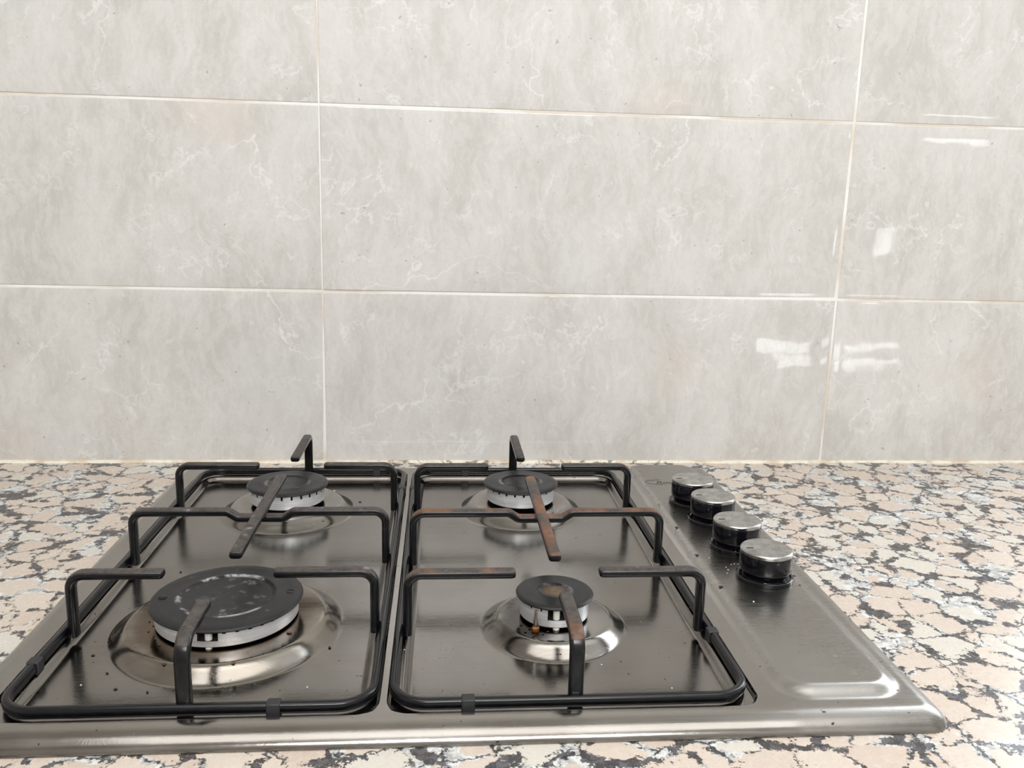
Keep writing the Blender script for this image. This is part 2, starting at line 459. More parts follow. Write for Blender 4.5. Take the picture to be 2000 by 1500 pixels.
def sweep(path, side, width, thick, closed=False, rnd=0.0025, ends=(True, True)):
    """rounded-rectangle bar; width runs along `side`, thickness in the plane of the path"""
    side = Vector(side).normalized(); P = [Vector(p) for p in path]; n = len(P)
    hw, ht = width/2, thick/2; rnd = min(rnd, hw*0.98, ht*0.98)
    prof = []
    for cx, cy, a0 in ((hw-rnd, ht-rnd, 0), (-hw+rnd, ht-rnd, 90), (-hw+rnd, -ht+rnd, 180), (hw-rnd, -ht+rnd, 270)):
        for k in range(5):
            a = math.radians(a0+k*22.5); prof.append((cx+rnd*math.cos(a), cy+rnd*math.sin(a)))
    rings = []
    for i in range(n):
        a = P[i-1] if (i > 0 or closed) else P[i]
        b = P[(i+1) % n] if (i < n-1 or closed) else P[i]
        t = (b-a).normalized()
        if closed or 0 < i < n-1:
            d1 = (P[i]-P[i-1]).normalized(); d2 = (P[(i+1) % n]-P[i]).normalized()
            sc = 1/max(0.5, math.sqrt((1+d1.dot(d2))/2))
        else: sc = 1
        nn = t.cross(side).normalized()
        rings.append((P[i], nn, t, sc, 1.0))
    if not closed:
        s, e = rings[0], rings[-1]
        er = 0.0022
        if ends[0]:
            rings = [(s[0]-s[2]*er*0, s[1], s[2], 1, 0.62), (s[0]+s[2]*er*0.25, s[1], s[2], 1, 0.86), (s[0]+s[2]*er, s[1], s[2], 1, 1)] + rings[1:]
        if ends[1]:
            rings = rings[:-1] + [(e[0]-e[2]*er, e[1], e[2], 1, 1), (e[0]-e[2]*er*0.25, e[1], e[2], 1, 0.86), (e[0], e[1], e[2], 1, 0.62)]
    V, F = [], []; k = len(prof)
    for (p, nn, t, sc, q) in rings:
        for (a, b) in prof:
            V.append(p + side*a*(q if q == 1 else (0.5+0.5*q)) + nn*b*sc*q)
    m = len(rings)
    for i in range(m if closed else m-1):
        i2 = (i+1) % m
        for j in range(k):
            j2 = (j+1) % k
            F.append((i*k+j, i*k+j2, i2*k+j2, i2*k+j))
    if not closed:
        F.append(tuple(range(k))[::-1]); F.append(tuple((m-1)*k+j for j in range(k)))
    return V, F

def smst(x, a, b):
    t = np.clip((x-a)/(b-a), 0, 1)
    return t*t*(3-2*t)

def rrect(X, Y, x0, x1, y0, y1, r):
    """signed distance, positive inside a rounded rectangle"""
    cx, cy = (x0+x1)/2, (y0+y1)/2
    qx = np.abs(X-cx)-(x1-x0)/2+r; qy = np.abs(Y-cy)-(y1-y0)/2+r
    return -(np.hypot(np.maximum(qx, 0), np.maximum(qy, 0))+np.minimum(np.maximum(qx, qy), 0)-r)

# ------------------------------------------------------------------ the room
def struct(name, me, m, smooth=None, parent=None):
    o = obj(name, me, m, parent, smooth=smooth)
    if parent is None: o['kind'] = 'structure'
    return o

struct('floor', box(RX0-0.1, RX1+0.1, RY0-0.1, 0.12, RZ0-0.1, RZ0), MT['floor'])
struct('ceiling', box(RX0-0.1, RX1+0.1, RY0-0.1, 0.12, RZ1, RZ1+0.1), MT['ceilp'])
struct('wall_left', box(RX0-0.1, RX0, RY0, 0.1, RZ0, RZ1), MT['paint'])
struct('wall_right', box(RX1, RX1+0.12, RY0, 0.1, RZ0, RZ1), MT['paint'])
wx0, wx1, wz0, wz1 = W1; dx0, dx1, dz0, dz1 = D1
struct('wall_front', join(box(RX0, wx0, RY0-0.12, RY0, RZ0, RZ1), box(wx0, wx1, RY0-0.12, RY0, RZ0, wz0), box(wx0, wx1, RY0-0.12, RY0, wz1, RZ1),
                          box(wx1, dx0, RY0-0.12, RY0, RZ0, RZ1) if dx0 > wx1 else box(0, 0, 0, 0, 0, 0),
                          box(dx0, dx1, RY0-0.12, RY0, dz1, RZ1), box(dx1, RX1, RY0-0.12, RY0, RZ0, RZ1)), MT['paint'])

def frame_xz(x0, x1, z0, z1, y, t, d, bars=(), rails=()):
    ps = [box(x0, x0+t, y, y+d, z0, z1), box(x1-t, x1, y, y+d, z0, z1), box(x0+t, x1-t, y, y+d, z0, z0+t), box(x0+t, x1-t, y, y+d, z1-t, z1)]
    ps += [box(b-t/2, b+t/2, y, y+d, z0+t, z1-t) for b in bars] + [box(x0+t, x1-t, y+0.004, y+d-0.004, r-w/2, r+w/2) for r, w in rails]
    return join(*ps)
struct('window_1', frame_xz(wx0, wx1, wz0, wz1, RY0-0.04, 0.05, 0.04, bars=(wx0+0.73, wx0+1.47)), MT['pvc'])
# balcony door: unseen leaf, gaps shaped to put bright patches in the tiles
dr = empty('door_1', (0, 0, 0)); dr['kind'] = 'structure'
def with_holes(x0, x1, z0, z1, ya, yb, holes):
    xs = sorted({x0, x1, *[h[0] for h in holes], *[h[1] for h in holes]}); zs = sorted({z0, z1, *[h[2] for h in holes], *[h[3] for h in holes]})
    ps = []
    for a, b in zip(xs, xs[1:]):
        run = None
        for c, d in zip(zs, zs[1:]):
            mx, mz = (a+b)/2, (c+d)/2
            if any(h[0] < mx < h[1] and h[2] < mz < h[3] for h in holes):
                if run: ps.append(box(a, b, ya, yb, run[0], run[1]))
                run = None
            else: run = (run[0] if run else c, d)
        if run: ps.append(box(a, b, ya, yb, run[0], run[1]))
    return join(*ps)
HOLES = [(0.908, 1.147, -0.136, -0.084), (0.966, 1.135, -0.166, -0.139), (1.208, 1.44, -0.253, -0.185), (1.296, 1.446, -0.314, -0.254), (1.526, 1.78, -0.225, -0.195), (1.534, 1.789, -0.302, -0.268), (1.745, 2.042, 0.578, 0.621), (1.599, 1.687, 0.148, 0.252)]  # openings placed so their bright shapes mirror in the wall tiles
obj('door_leaf', with_holes(dx0, dx1, dz0+0.001, dz1, RY0-0.05, RY0-0.01, HOLES), MT['paint'], dr)
hd = obj('door_handle', sweep(fillet([(dx0+0.03, RY0-0.005, 0.1), (dx0+0.03, RY0+0.04, 0.1), (dx0+0.14, RY0+0.04, 0.1)], 0.01), (0, 0, 1), 0.016, 0.012), MT['pinsteel'], dr)
struct('window_2', frame_xz(*W2, 0.03, 0.05, 0.05, bars=((W2[0]+W2[1])/2,)), MT['pvc'])

cl = empty('added_ceiling_panel', (0.10, -1.10, RZ1))  # housing for the added overhead lamp
tag(cl, 'flat white ceiling panel, unseen, added to brighten the hob edge', 'ceiling light')
def rim(w, h, t, z0, z1):
    return join(box(-w, w, -h, -h+t, z0, z1), box(-w, w, h-t, h, z0, z1), box(-w, -w+t, -h+t, h-t, z0, z1), box(w-t, w, -h+t, h-t, z0, z1))
obj('light_frame', rim(0.95, 0.45, 0.02, -0.035, 0), MT['pvc'], cl)
obj('back_panel', box(-0.93, 0.93, -0.43, 0.43, -0.010, 0), MT['pvc'], cl)

# back wall: stack-bonded 60 x 20 cm tiles with pillowed edges over a grout bed
def back_wall():
    rng = random.Random(5)
    V, F, OFF, MI = [], [], [], []
    X0, TW, TH = -0.1645, 0.602, 0.202
    zt = [k*TH for k in range(0, 9)]
    xs = [X0+k*TW for k in range(-3, 5)]
    jx = {-1: 0.0020, 0: 0.0011, 1: 0.0024, 2: 0.0022}
    def lines(L):
        e = [0, 0.0004, 0.0011, 0.0022, 0.004, 0.0065, 0.010, 0.014]
        return e + [L*0.3, L*0.5, L*0.7] + [L-q for q in reversed(e)]
    for ri in range(len(zt)-1):
        for ci in range(len(xs)-1):
            k = ci-3
            jl, jr = jx.get(k, 0.002)/2, jx.get(k+1, 0.002)/2
            jb = 0.0010 if ri else 0.0; jt = 0.0010
            xa, xb = xs[ci]+jl, xs[ci+1]-jr
            za, zb = zt[ri]+jb, min(zt[ri+1]-jt, RZ1)
            if xa > W2[0]-0.01: continue
            xb = min(xb, W2[0])
            lx, lz = lines(xb-xa), lines(zb-za)
            b0 = len(V)
            tx, tz = rng.uniform(-0.0012, 0.0012), rng.uniform(-0.0012, 0.0012)
            off = (rng.uniform(-20, 20), rng.uniform(-20, 20), rng.uniform(-20, 20))
            for q in lz:
                for p in lx:
                    d = min(p, q, (xb-xa)-p, (zb-za)-q)
                    y = 0.00045*(1-min(1, d/0.014))**2.0
                    if d < 0.00035: y += 0.0016
                    elif d < 0.001: y += 0.0001
                    y += tx*(p-(xb-xa)/2)/0.6 + tz*(q-(zb-za)/2)/0.2*0.3
                    V.append((xa+p, y, za+q)); OFF.append(off)
            n = len(lx)
            for a in range(len(lz)-1):
                for c in range(n-1):
                    F.append((b0+a*n+c, b0+a*n+c+1, b0+(a+1)*n+c+1, b0+(a+1)*n+c)); MI.append(0)
    # wall body carrying the grout
    g, gf = join(box(RX0, W2[0], 0.0009, 0.12, RZ0, RZ1), box(W2[0], W2[1], 0.0009, 0.12, RZ0, W2[2]), box(W2[0], W2[1], 0.0009, 0.12, W2[3], RZ1), box(W2[1], RX1, 0.0009, 0.12, RZ0, RZ1))
    b0 = len(V); V += g; OFF += [(0, 0, 0)]*len(g)
    for f in gf: F.append(tuple(i+b0 for i in f)); MI.append(1)
    me = bpy.data.meshes.new('wall_back'); me.from_pydata(V, [], F)
    me.polygons.foreach_set('material_index', MI)
    me.polygons.foreach_set('use_smooth', [mi == 0 for mi in MI])
    a = me.attributes.new('tile_offset', 'FLOAT_VECTOR', 'POINT')
    a.data.foreach_set('vector', np.array(OFF, dtype=np.float32).ravel())
    me.materials.append(MT['tile']); me.materials.append(MT['grout'])
    o = bpy.data.objects.new('wall_back', me); C.objects.link(o); o['kind'] = 'structure'
back_wall()

# sealant bead along the joint of worktop and wall
def bead():
    rng = random.Random(2)
    V, F = [], []; n = 420
    for i in range(n+1):
        x = -1.4+2.9*i/n
        w = 0.0042+0.0010*math.sin(x*23)+rng.uniform(-0.0005, 0.0005); h = 0.0030+rng.uniform(-0.0003, 0.0003)
        for k in range(5):
            a = PI/2*k/4
            V.append((x, 0.0008-w*math.cos(a), h*math.sin(a)+0.00005))
    for i in range(n):
        for k in range(4):
            a = i*5+k; F.append((a, a+1, a+6, a+5))
    return V, F
struct('trim_1', bead(), MT['sealant'], smooth=1.2)

# ------------------------------------------------------------------ worktop and cabinets below
wt = obj('countertop', box(-1.45, 1.55, -0.625, 0.0, -0.030, 0.0), MT['granite'])
bevel(wt, 0.003, 3)
tag(wt, 'polished pinkish beige granite countertop with black and grey flecks below the tiled wall', 'countertop')
cb = empty('base_cabinet', (0, 0, RZ0))
tag(cb, 'wooden base cabinet run carrying the granite countertop', 'cabinet')
obj('cabinet_body', box(-1.45, 1.55, -0.575, -0.002, 0.10, -0.0305-RZ0), MT['wood'], cb)
obj('plinth', box(-1.45, 1.55, -0.52, -0.002, 0.0, 0.0995), MT['wood'], cb)
for k in range(5):
    d = bevel(obj('door', box(-1.448+k*0.6, -0.852+k*0.6, -0.595, -0.5755, 0.105, 0.84), MT['wood'], cb), 0.002)
    obj('handle', sweep(fillet([(-0.90+k*0.6, -0.5955, 0.6), (-0.90+k*0.6, -0.620, 0.6), (-0.90+k*0.6, -0.620, 0.75), (-0.90+k*0.6, -0.5955, 0.75)], 0.008), (1, 0, 0), 0.01, 0.008), MT['pinsteel'], d)

# ------------------------------------------------------------------ the hob
HX0, HX1, HY0, HY1 = -0.3145, 0.2790, -0.5478, -0.0440
BURN = [  # name, x, y, dome radius, dome top z, cap radius, cap top z, body r, inner circle
    dict(x=-0.180, y=-0.406, dr=0.0795, dz=0.0112, R=0.0522, zt=0.0275, rb=0.0487, ri=0.033, m='cap_big', ig=True, zb=0.0130),
    dict(x=-0.179, y=-0.168, dr=0.0640, dz=0.0112, R=0.0388, zt=0.0320, rb=0.0352, ri=0.0205, m='cap_mid', ig=False, zb=0.0150),
    dict(x=0.050, y=-0.166, dr=0.0605, dz=0.0112, R=0.0372, zt=0.0320, rb=0.0335, ri=0.0190, m='cap_mid', ig=False, zb=0.0145),
    dict(x=0.0525, y=-0.412, dr=0.0530, dz=0.0112, R=0.0280, zt=0.0308, rb=0.0247, ri=0.0115, m='cap_small', ig=True, zb=0.0135),
]
WELLS = [(-0.2905, -0.0655), (-0.0615, 0.1660)]
WY0, WY1 = -0.5300, -0.0640
FL, LEDGE, BAS, PLAT = 0.0100, 0.0064, 0.0022, 0.0152

def hob_height(X, Y):
    d = rrect(X, Y, HX0, HX1, HY0, HY1, 0.016)
    front = smst(Y, -0.50, -0.30)
    t = np.clip(d/(0.0135-0.004*front), 0, 1)
    Z = FL*(0.72*np.sqrt(np.clip(1-(1-t)**2, 0, 1))+0.28*t)
    for (a, b) in WELLS:
        w = rrect(X, Y, a, b, WY0, WY1, 0.014)
        Z = Z-(FL-LEDGE)*smst(w, 0.0, 0.0024)
        w2 = rrect(X, Y, a, b, WY0, WY1, 0.022)
        Z = Z-(LEDGE-BAS)*smst(w2, 0.0082, 0.0142)
    p = rrect(X, Y, 0.1770, 0.2630, -0.5270, -0.0470, 0.024)
    Z = Z+(PLAT-FL)*smst(p, 0.0, 0.0125)
    for b in BURN:
        r = np.hypot(X-b['x'], Y-b['y'])
        k = 1-smst(r, b['dr']-0.0135, b['dr'])
        ks = np.clip((b['dr']-r)/0.0125, 0, 1)           # nearly straight cone with softened shoulders
        k = 0.45*k+0.55*ks
        Z = Z+(b['dz']-BAS)*k*(smst(rrect(X, Y, -0.279, 0.155, -0.519, -0.075, 0.02), -0.002, 0.004))
        Z = Z-0.0012*smst(b['dr']-0.017-r, 0.0, 0.02)*0
    return Z

def grid_lines(a, b, extra, step):
    e = [0, 0.0002, 0.0005, 0.001, 0.0017, 0.0026, 0.0038, 0.0052, 0.0068, 0.0082, 0.0096]
    L = [a+q for q in e]+[b-q for q in e]
    n = int((b-a-0.022)/step)
    L += list(np.linspace(a+0.0115, b-0.0115, n))
    for (p, q) in extra: L += list(np.linspace(p, q, 16))
    L = sorted(set(round(q, 6) for q in L)); out = [L[0]]
    for q in L[1:]:
        if q-out[-1] > 0.00018: out.append(q)
    out[-1] = b
    return np.array(out)

def hob_plate():
    ex = []
    for (a, b) in WELLS: ex += [(a-0.0005, a+0.003), (b-0.003, b+0.0005), (a+0.008, a+0.0145), (b-0.0145, b-0.008)]
    ey = [(WY0-0.0005, WY0+0.003), (WY1-0.003, WY1+0.0005), (WY0+0.008, WY0+0.0145), (WY1-0.0145, WY1-0.008)]
    xs = grid_lines(HX0, HX1, ex, 0.00135); ys = grid_lines(HY0, HY1, ey, 0.00135)
    X, Y = np.meshgrid(xs, ys)
    Z = hob_height(X, Y)
    # pull corner points onto the rounded outline
    r = 0.016
    for sx, cx in ((-1, HX0+r), (1, HX1-r)):
        for sy, cy in ((-1, HY0+r), (1, HY1-r)):
            dx, dy = X-cx, Y-cy
            m = (dx*sx > 0) & (dy*sy > 0)
            l = np.hypot(dx, dy); f = np.where(m & (l > r), r/np.maximum(l, 1e-9), 1)
            X = np.where(m, cx+dx*f, X); Y = np.where(m, cy+dy*f, Y)
    Z = np.maximum(Z, 0.0) + 0.0003
    ny, nx = X.shape
    co = np.stack([X, Y, Z], -1).reshape(-1, 3)
    idx = np.arange(ny*nx).reshape(ny, nx)
    q = np.stack([idx[:-1, :-1], idx[:-1, 1:], idx[1:, 1:], idx[1:, :-1]], -1).reshape(-1, 4)
    me = bpy.data.meshes.new('hob_plate')
    me.vertices.add(len(co)); me.vertices.foreach_set('co', co.astype(np.float32).ravel())
    me.loops.add(q.size); me.loops.foreach_set('vertex_index', q.astype(np.int32).ravel())
    me.polygons.add(len(q)); me.polygons.foreach_set('loop_start', np.arange(0, q.size, 4, dtype=np.int32))
    me.polygons.foreach_set('use_smooth', np.ones(len(q), dtype=bool))
    me.update(); me.validate()
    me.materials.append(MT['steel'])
    o = bpy.data.objects.new('hob_plate', me); C.objects.link(o)
    return o

hob = empty('gas_hob', (0, 0, 0))
tag(hob, 'stainless steel four-burner gas hob with black knobs set into the granite countertop', 'hob')
plate = hob_plate(); plate.parent = hob

# --- burners
def ring_body(b):
    """aluminium burner ring: r(theta, z) surface with flame slots and an igniter notch"""
    n = 360; rb, zb, zt = b['rb'], b['zb'], b['zt']-0.0030
    b['sh'] = {'cap_big': 0.0022, 'cap_mid': 0.0044 if b['x'] < 0 else 0.0032, 'cap_small': 0.0030}[b['m']]
    slot = 15 if b['rb'] < 0.04 else 10
    if b['rb'] < 0.03: slot = 20
    zn = zb+(zt-zb)*0.40
    zs = [zb, zb, zb+0.0006, zb+(zt-zb)*0.38, zn, zn+0.0002, zt-b['sh']-0.0002, zt-b['sh'], zt]
    V, F = [], []
    for i, z in enumerate(zs):
        for k in range(n):
            deg = k*360.0/n
            r = rb
            if i == 0: r = rb*0.80
            if i == 1: r = rb-0.0005
            if z > zb+(zt-zb)*0.55: r = rb-0.0006
            if i >= 7 and (k % slot) in (0, 1) : r = rb-0.004
            if b['ig']:
                da = (deg-(b['iga'])+180) % 360-180
                if abs(da)*PI/180*rb < 0.0062 and i >= 5: r = rb-0.013
            a = math.radians(deg)
            V.append((r*math.cos(a), r*math.sin(a), z))
    for i in range(len(zs)-1):
        for k in range(n):
            F.append((i*n+k, i*n+(k+1) % n, (i+1)*n+(k+1) % n, (i+1)*n+k))
    neck = lathe([(rb*0.80, zb+0.0002), (rb*0.78, b['dz']-0.0005), (rb*0.5, b['dz']-0.0005)], 64)
    top = lathe([(rb-0.0045, zt-0.0001), (rb*0.4, zt-0.0001)], 64)
    return join((V, F), neck, top)

def cap_mesh(b):
    R, z, ri = b['R'], b['zt'], b['ri']
    prof = [(0, z-0.0010), (ri-0.0030, z-0.0010), (ri-0.0012, z-0.0009), (ri-0.0002, z-0.0001), (ri+0.0008, z+0.0001), (ri+0.002, z-0.0001),
            (R*0.85, z-0.0001), (R-0.0022, z-0.0003), (R-0.0008, z-0.0009), (R, z-0.0019), (R-0.0004, z-0.0028), (R-0.002, z-0.0031), (0, z-0.0031)]
    return lathe(prof, 128)

BL = ['large front-left', 'back-left', 'back-right', 'small front-right']
for i, b in enumerate(BURN):
    b['iga'] = -92.0 if i == 0 else -93.0
    base = obj('burner', ring_body(b), [MT['alu'], MT['recess_shade']], hob, (b['x'], b['y'], 0), smooth=0.6)
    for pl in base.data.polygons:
        if min(math.hypot(base.data.vertices[k].co.x, base.data.vertices[k].co.y) for k in pl.vertices) < b['rb']-0.0030 and pl.center.z > b['dz']: pl.material_index = 1  # recessed faces coloured dark as cavity shade
    base['label'] = 'cast aluminium ring of the %s burner' % BL[i]
    cap = obj('burner_cap', cap_mesh(b), MT[b['m']], base, smooth=0.9)
    cap['label'] = ['dark grey enamel cap with chalky white rings', 'dark grey enamel cap with an oily ring', 'dark grey enamel cap', 'dark grey enamel cap with brown centre'][i]
    if b['ig']:
        a = math.radians(b['iga']); rr = b['rb']-0.0030
        ig = obj('igniter', lathe([(0, b['dz']-0.001), (0.0024, b['dz']-0.001), (0.0024, b['zt']-0.0045), (0.0020, b['zt']-0.0040), (0, b['zt']-0.0040)], 24,
                 (rr*math.cos(a), rr*math.sin(a))), MT['ceramic'], base, smooth=0.7)
        ig['label'] = 'white ceramic igniter pin'
    if i == 0:
        # domed rivet and small cast circle on the rim of the cap
        obj('cap_rivet', lathe([(0.0028, b['zt']-0.0004), (0.0027, b['zt']+0.0008), (0.0018, b['zt']+0.0013), (0, b['zt']+0.0014)], 20, (-0.0435, -0.0035)), MT['mark'], base, smooth=0.9)
        pts = [(0.0430+0.0026*math.cos(t), 0.0040+0.0026*math.sin(t), b['zt']+0.0001) for t in np.linspace(0.6, 5.6, 18)]
        obj('cast_mark', sweep(pts, (0, 0, 1), 0.0004, 0.0005, rnd=0.0001, ends=(False, False)), MT['rubber'], base)
    if i == 3:
        a = math.radians(-124); rr = b['rb']+0.0035
        px, py = rr*math.cos(a), rr*math.sin(a)
        tcp = obj('thermocouple', lathe([(0, b['zt']-0.0035), (0.0010, b['zt']-0.0040), (0.0012, 0.0215), (0.0017, 0.0190), (0.0017, 0.0150), (0.0012, 0.0145), (0, 0.0145)], 20, (px, py)), MT['pinsteel'], base, smooth=0.9)
        obj('thermocouple_nut', lathe([(0, 0.0148), (0.0020, 0.0148), (0.0028, 0.0138), (0.0028, 0.0118), (0.0022, 0.0104), (0, 0.0104)], 8, (px, py)), MT['brass'], base, smooth=0.5)

# --- control knobs
KN = [(0.2200, -0.1860), (0.2250, -0.2355), (0.2265, -0.2985), (0.2285, -0.3620)]
KL = ['farthest knob, beside the brand script', 'second knob from the wall', 'third knob from the wall', 'nearest knob']
kproto = None
for i, (x, y) in enumerate(KN):
    if i == 0:
        z = PLAT+0.0003
        body = lathe([(0.0172, z+0.0024), (0.0176, z+0.0060), (0.0190, z+0.0070), (0.0202, z+0.0082), (0.0205, z+0.0098), (0.0205, 0.0372), (0.0202, 0.0379), (0.0190, 0.0380), (0, 0.0380)], 96)
        kproto = obj('control_knob', body, MT['black_plastic'], hob, (x, y, 0), smooth=0.6)
        sk = obj('knob_skirt', lathe([(0.0215, z-0.0004), (0.0222, z+0.0004), (0.0222, z+0.0030), (0.0214, z+0.0036), (0.0204, z+0.0036), (0.0196, z+0.0024), (0.0174, z+0.0022), (0.0170, z+0.0030)], 96), MT['black_plastic'], kproto, smooth=0.6)
        cp = obj('knob_cap', lathe([(0.0196, 0.0376), (0.0204, 0.0378), (0.0204, 0.0397), (0.0200, 0.0404), (0.0192, 0.0409), (0, 0.0410)], 96), MT['knobcap'], kproto, smooth=0.5)
        cp['label'] = 'brushed chrome cap'
        mk = obj('pointer_mark', box(-0.0165, -0.0110, -0.0006, 0.0006, 0.0409, 0.04112), MT['mark'], kproto)
        mk.rotation_euler = (0, 0, 0.0)
        kn = kproto
    else:
        kn = kproto.copy(); C.objects.link(kn); kn.location = (x, y, 0)
        for ch in (sk, cp, mk):
            c2 = ch.copy(); C.objects.link(c2); c2.parent = kn
    kn['label'] = KL[i]

# --- printed marks on the control panel
def poly(pts, z, t=0.00012):
    n = len(pts)
    V = [(x, y, z) for x, y in pts]+[(x, y, z+t) for x, y in pts]
    F = [tuple(range(n))[::-1], tuple(range(n, 2*n))]+[(i, (i+1) % n, n+(i+1) % n, n+i) for i in range(n)]
    return V, F
ZP = PLAT+0.0003
def star(x, y, r, rot):
    return poly([(x+(r if k % 2 == 0 else r*0.38)*math.cos(rot+k*PI/5), y+(r if k % 2 == 0 else r*0.38)*math.sin(rot+k*PI/5)) for k in range(10)], ZP)
def dot(x, y, rx, ry):
    return poly([(x+rx*math.cos(k*PI/8), y+ry*math.sin(k*PI/8)) for k in range(16)], ZP)
MARKS = [
    ('dot', 0.1855, -0.1905, 0.0011),
    ('dot', 0.1952, -0.2137, 0.0016),
    ('dot', 0.1867, -0.2524, 0.0016),
    ('dot', 0.1871, -0.3161, 0.0017),
    ('dot', 0.1879, -0.3779, 0.0019),
    ('star', 0.1953, -0.2774, 0.0026),
    ('star', 0.1969, -0.3384, 0.0034),
    ('star', 0.1978, -0.4011, 0.0036),
    ('star', 0.2219, -0.4094, 0.0032),
    ('dot', 0.2538, -0.3598, 0.0018),
    ('dot', 0.2518, -0.3768, 0.0010)]
for kind, x, y, s in MARKS:
    if kind == 'star': obj('star_mark', star(x, y, s, 0.5), MT['mark'], hob)
    else: obj('dot_mark', dot(x, y, s, s*0.9), MT['mark'], hob)

# brand script with its swoosh, cut off by the first knob
cu = bpy.data.curves.new('brand_script', 'FONT')
cu.body = 'Rov'; cu.size = 0.0155; cu.shear = 0.35; cu.extrude = 0.00006; cu.space_character = 0.92
tmp = bpy.data.objects.new('tmp', cu); C.objects.link(tmp)
bpy.context.view_layer.update()
me = bpy.data.meshes.new_from_object(tmp.evaluated_get(bpy.context.evaluated_depsgraph_get()))
bpy.data.objects.remove(tmp)
me.transform(Matrix.Translation((0.1985, -0.1270, ZP+0.00006)) @ Matrix.Diagonal((0.80, 0.85, 1, 1)))
obj('brand_script', me, MT['logo'], hob)
sw = [(0.1880+0.032*(1-math.cos(t))*0.8, -0.1215+0.0085*math.sin(t), ZP+0.0001) for t in np.linspace(-1.25, 1.25, 26)]
obj('brand_swoosh', sweep(sw, (0, 0, 1), 0.0002, 0.0004, rnd=0.00008, ends=(False, False)), MT['logo'], hob)

# ------------------------------------------------------------------ pan supports
FZ, FW, FT, ZTOP = 0.0116, 0.0072, 0.0056, 0.0555
SW, ST = 0.0088, 0.0062
ZC = ZTOP-ST/2
def support(name, label, x0, x1, spec, rusty):
    y0, y1 = -0.5225, -0.0690
    root = empty(name, ((x0+x1)/2, (y0+y1)/2, LEDGE))
    root['label'] = label; root['category'] = 'pan support'; root['group'] = 'black pan supports on the hob'
    ox, oy, oz = root.location
    en, ru = MT['enamel'], MT['enamel_rust']
    def add(nm, me, m, lab=None):
        v, f = me
        o = obj(nm, ([(a, b, c) for a, b, c in v], f), m, root, smooth=0.7)
        o.matrix_parent_inverse = Matrix.Translation((-ox, -oy, -oz))
        if lab: o['label'] = lab
        return o
    fr = fillet([(x0, y0, FZ), (x1, y0, FZ), (x1, y1, FZ), (x0, y1, FZ)], 0.021, 10, closed=True)
    add('frame', sweep(fr, (0, 0, 1), FW, FT, closed=True, rnd=0.0024), en)
    gap = FT/2+ST/2-0.0004
    xl, xr = x0+gap+0.0002, x1-gap-0.0002
    rb = 0.0095
    zb = 0.0080
    def side(xp, y, tip, m):
        return add('finger', sweep(fillet([(xp, y, zb), (xp, y, ZC), (tip, y, ZC)], rb), (0, 1, 0), SW, ST, ends=(False, True)), m)
    S = spec
    side(xl, S['yf'], S['fl'], S['mf']); side(xr, S['yf'], S['fr'], en)
    side(xl, S['yb'], S['bl'], en); side(xr, S['yb'], S['br'], en)
    # crossbar with a dip under the long bar
    c = S['cx']; D = 0.0052
    w1, w2 = 0.0185, 0.0265
    pts = [(xl, S['ym'], zb), (xl, S['ym'], ZC), (c-w2, S['ym'], ZC), (c-w1, S['ym'], ZC-D), (c+w1, S['ym'], ZC-D), (c+w2, S['ym'], ZC), (xr, S['ym'], ZC), (xr, S['ym'], zb)]
    add('crossbar', sweep(fillet(pts, [0, rb, 0.006, 0.006, 0.006, 0.006, rb, 0]), (0, 1, 0), SW, ST, ends=(False, False)), ru if rusty else en)
    add('long_bar', sweep([(c, S['ly0'], ZC), (c, (S['ly0']+S['ly1'])/2, ZC), (c, S['ly1'], ZC)], (1, 0, 0), SW+0.0006, ST), ru if rusty else en,
        'rusty brown bar' if rusty else None)
    yfp, ybp = y0+gap*0.6, y1-gap*0.6
    add('finger', sweep(fillet([(c+S['fdx'], yfp, zb), (c+S['fdx'], yfp, ZC), (c+S['fdx'], S['ft'], ZC)], 0.012), (1, 0, 0), SW+0.0006, ST, ends=(False, True)), MT['enamel_brown'] if rusty else en,
        'browned front finger' if rusty else None)
    add('finger', sweep(fillet([(c+S['bdx'], ybp, zb), (c+S['bdx'], ybp, ZC), (c+S['bdx'], S['bt'], ZC)], 0.008), (1, 0, 0), SW, ST, ends=(False, True)), en)
    for (fx, fy, alongx) in S['feet']:
        lx, ly = (0.0040, FT/2+0.0010) if alongx else (FT/2+0.0010, 0.0040)
        o = add('rubber_foot', box(fx-lx, fx+lx, fy-ly, fy+ly, LEDGE+0.0002, FZ+FW/2+0.0004), MT['rubber'])
        bevel(o, 0.0008, 2)
    return root

support('pan_support', 'black pan support over the two left-hand burners', -0.2835, -0.0695,
        dict(cx=-0.1760, yf=-0.425, ym=-0.306, yb=-0.181, fl=-0.2165, fr=-0.1430, bl=-0.2030, br=-0.1415, ly0=-0.214, ly1=-0.396,
             fdx=-0.002, bdx=0.003, ft=-0.470, bt=-0.160, mf=MT['enamel'],
             feet=[(-0.1265, -0.5225, True), (-0.1000, -0.0690, True), (-0.2835, -0.4700, False), (-0.0695, -0.1350, False)]), False)
support('pan_support', 'black pan support with rusted bars over the two right-hand burners', -0.0580, 0.1600,
        dict(cx=0.0530, yf=-0.430, ym=-0.311, yb=-0.184, fl=0.0220, fr=0.0810, bl=0.0160, br=0.0880, ly0=-0.222, ly1=-0.406,
             fdx=-0.001, bdx=-0.003, ft=-0.466, bt=-0.160, mf=MT['enamel_brown'],
             feet=[(-0.0130, -0.5225, True), (-0.0030, -0.0690, True), (0.1600, -0.4450, False), (-0.0580, -0.1350, False)]), True)

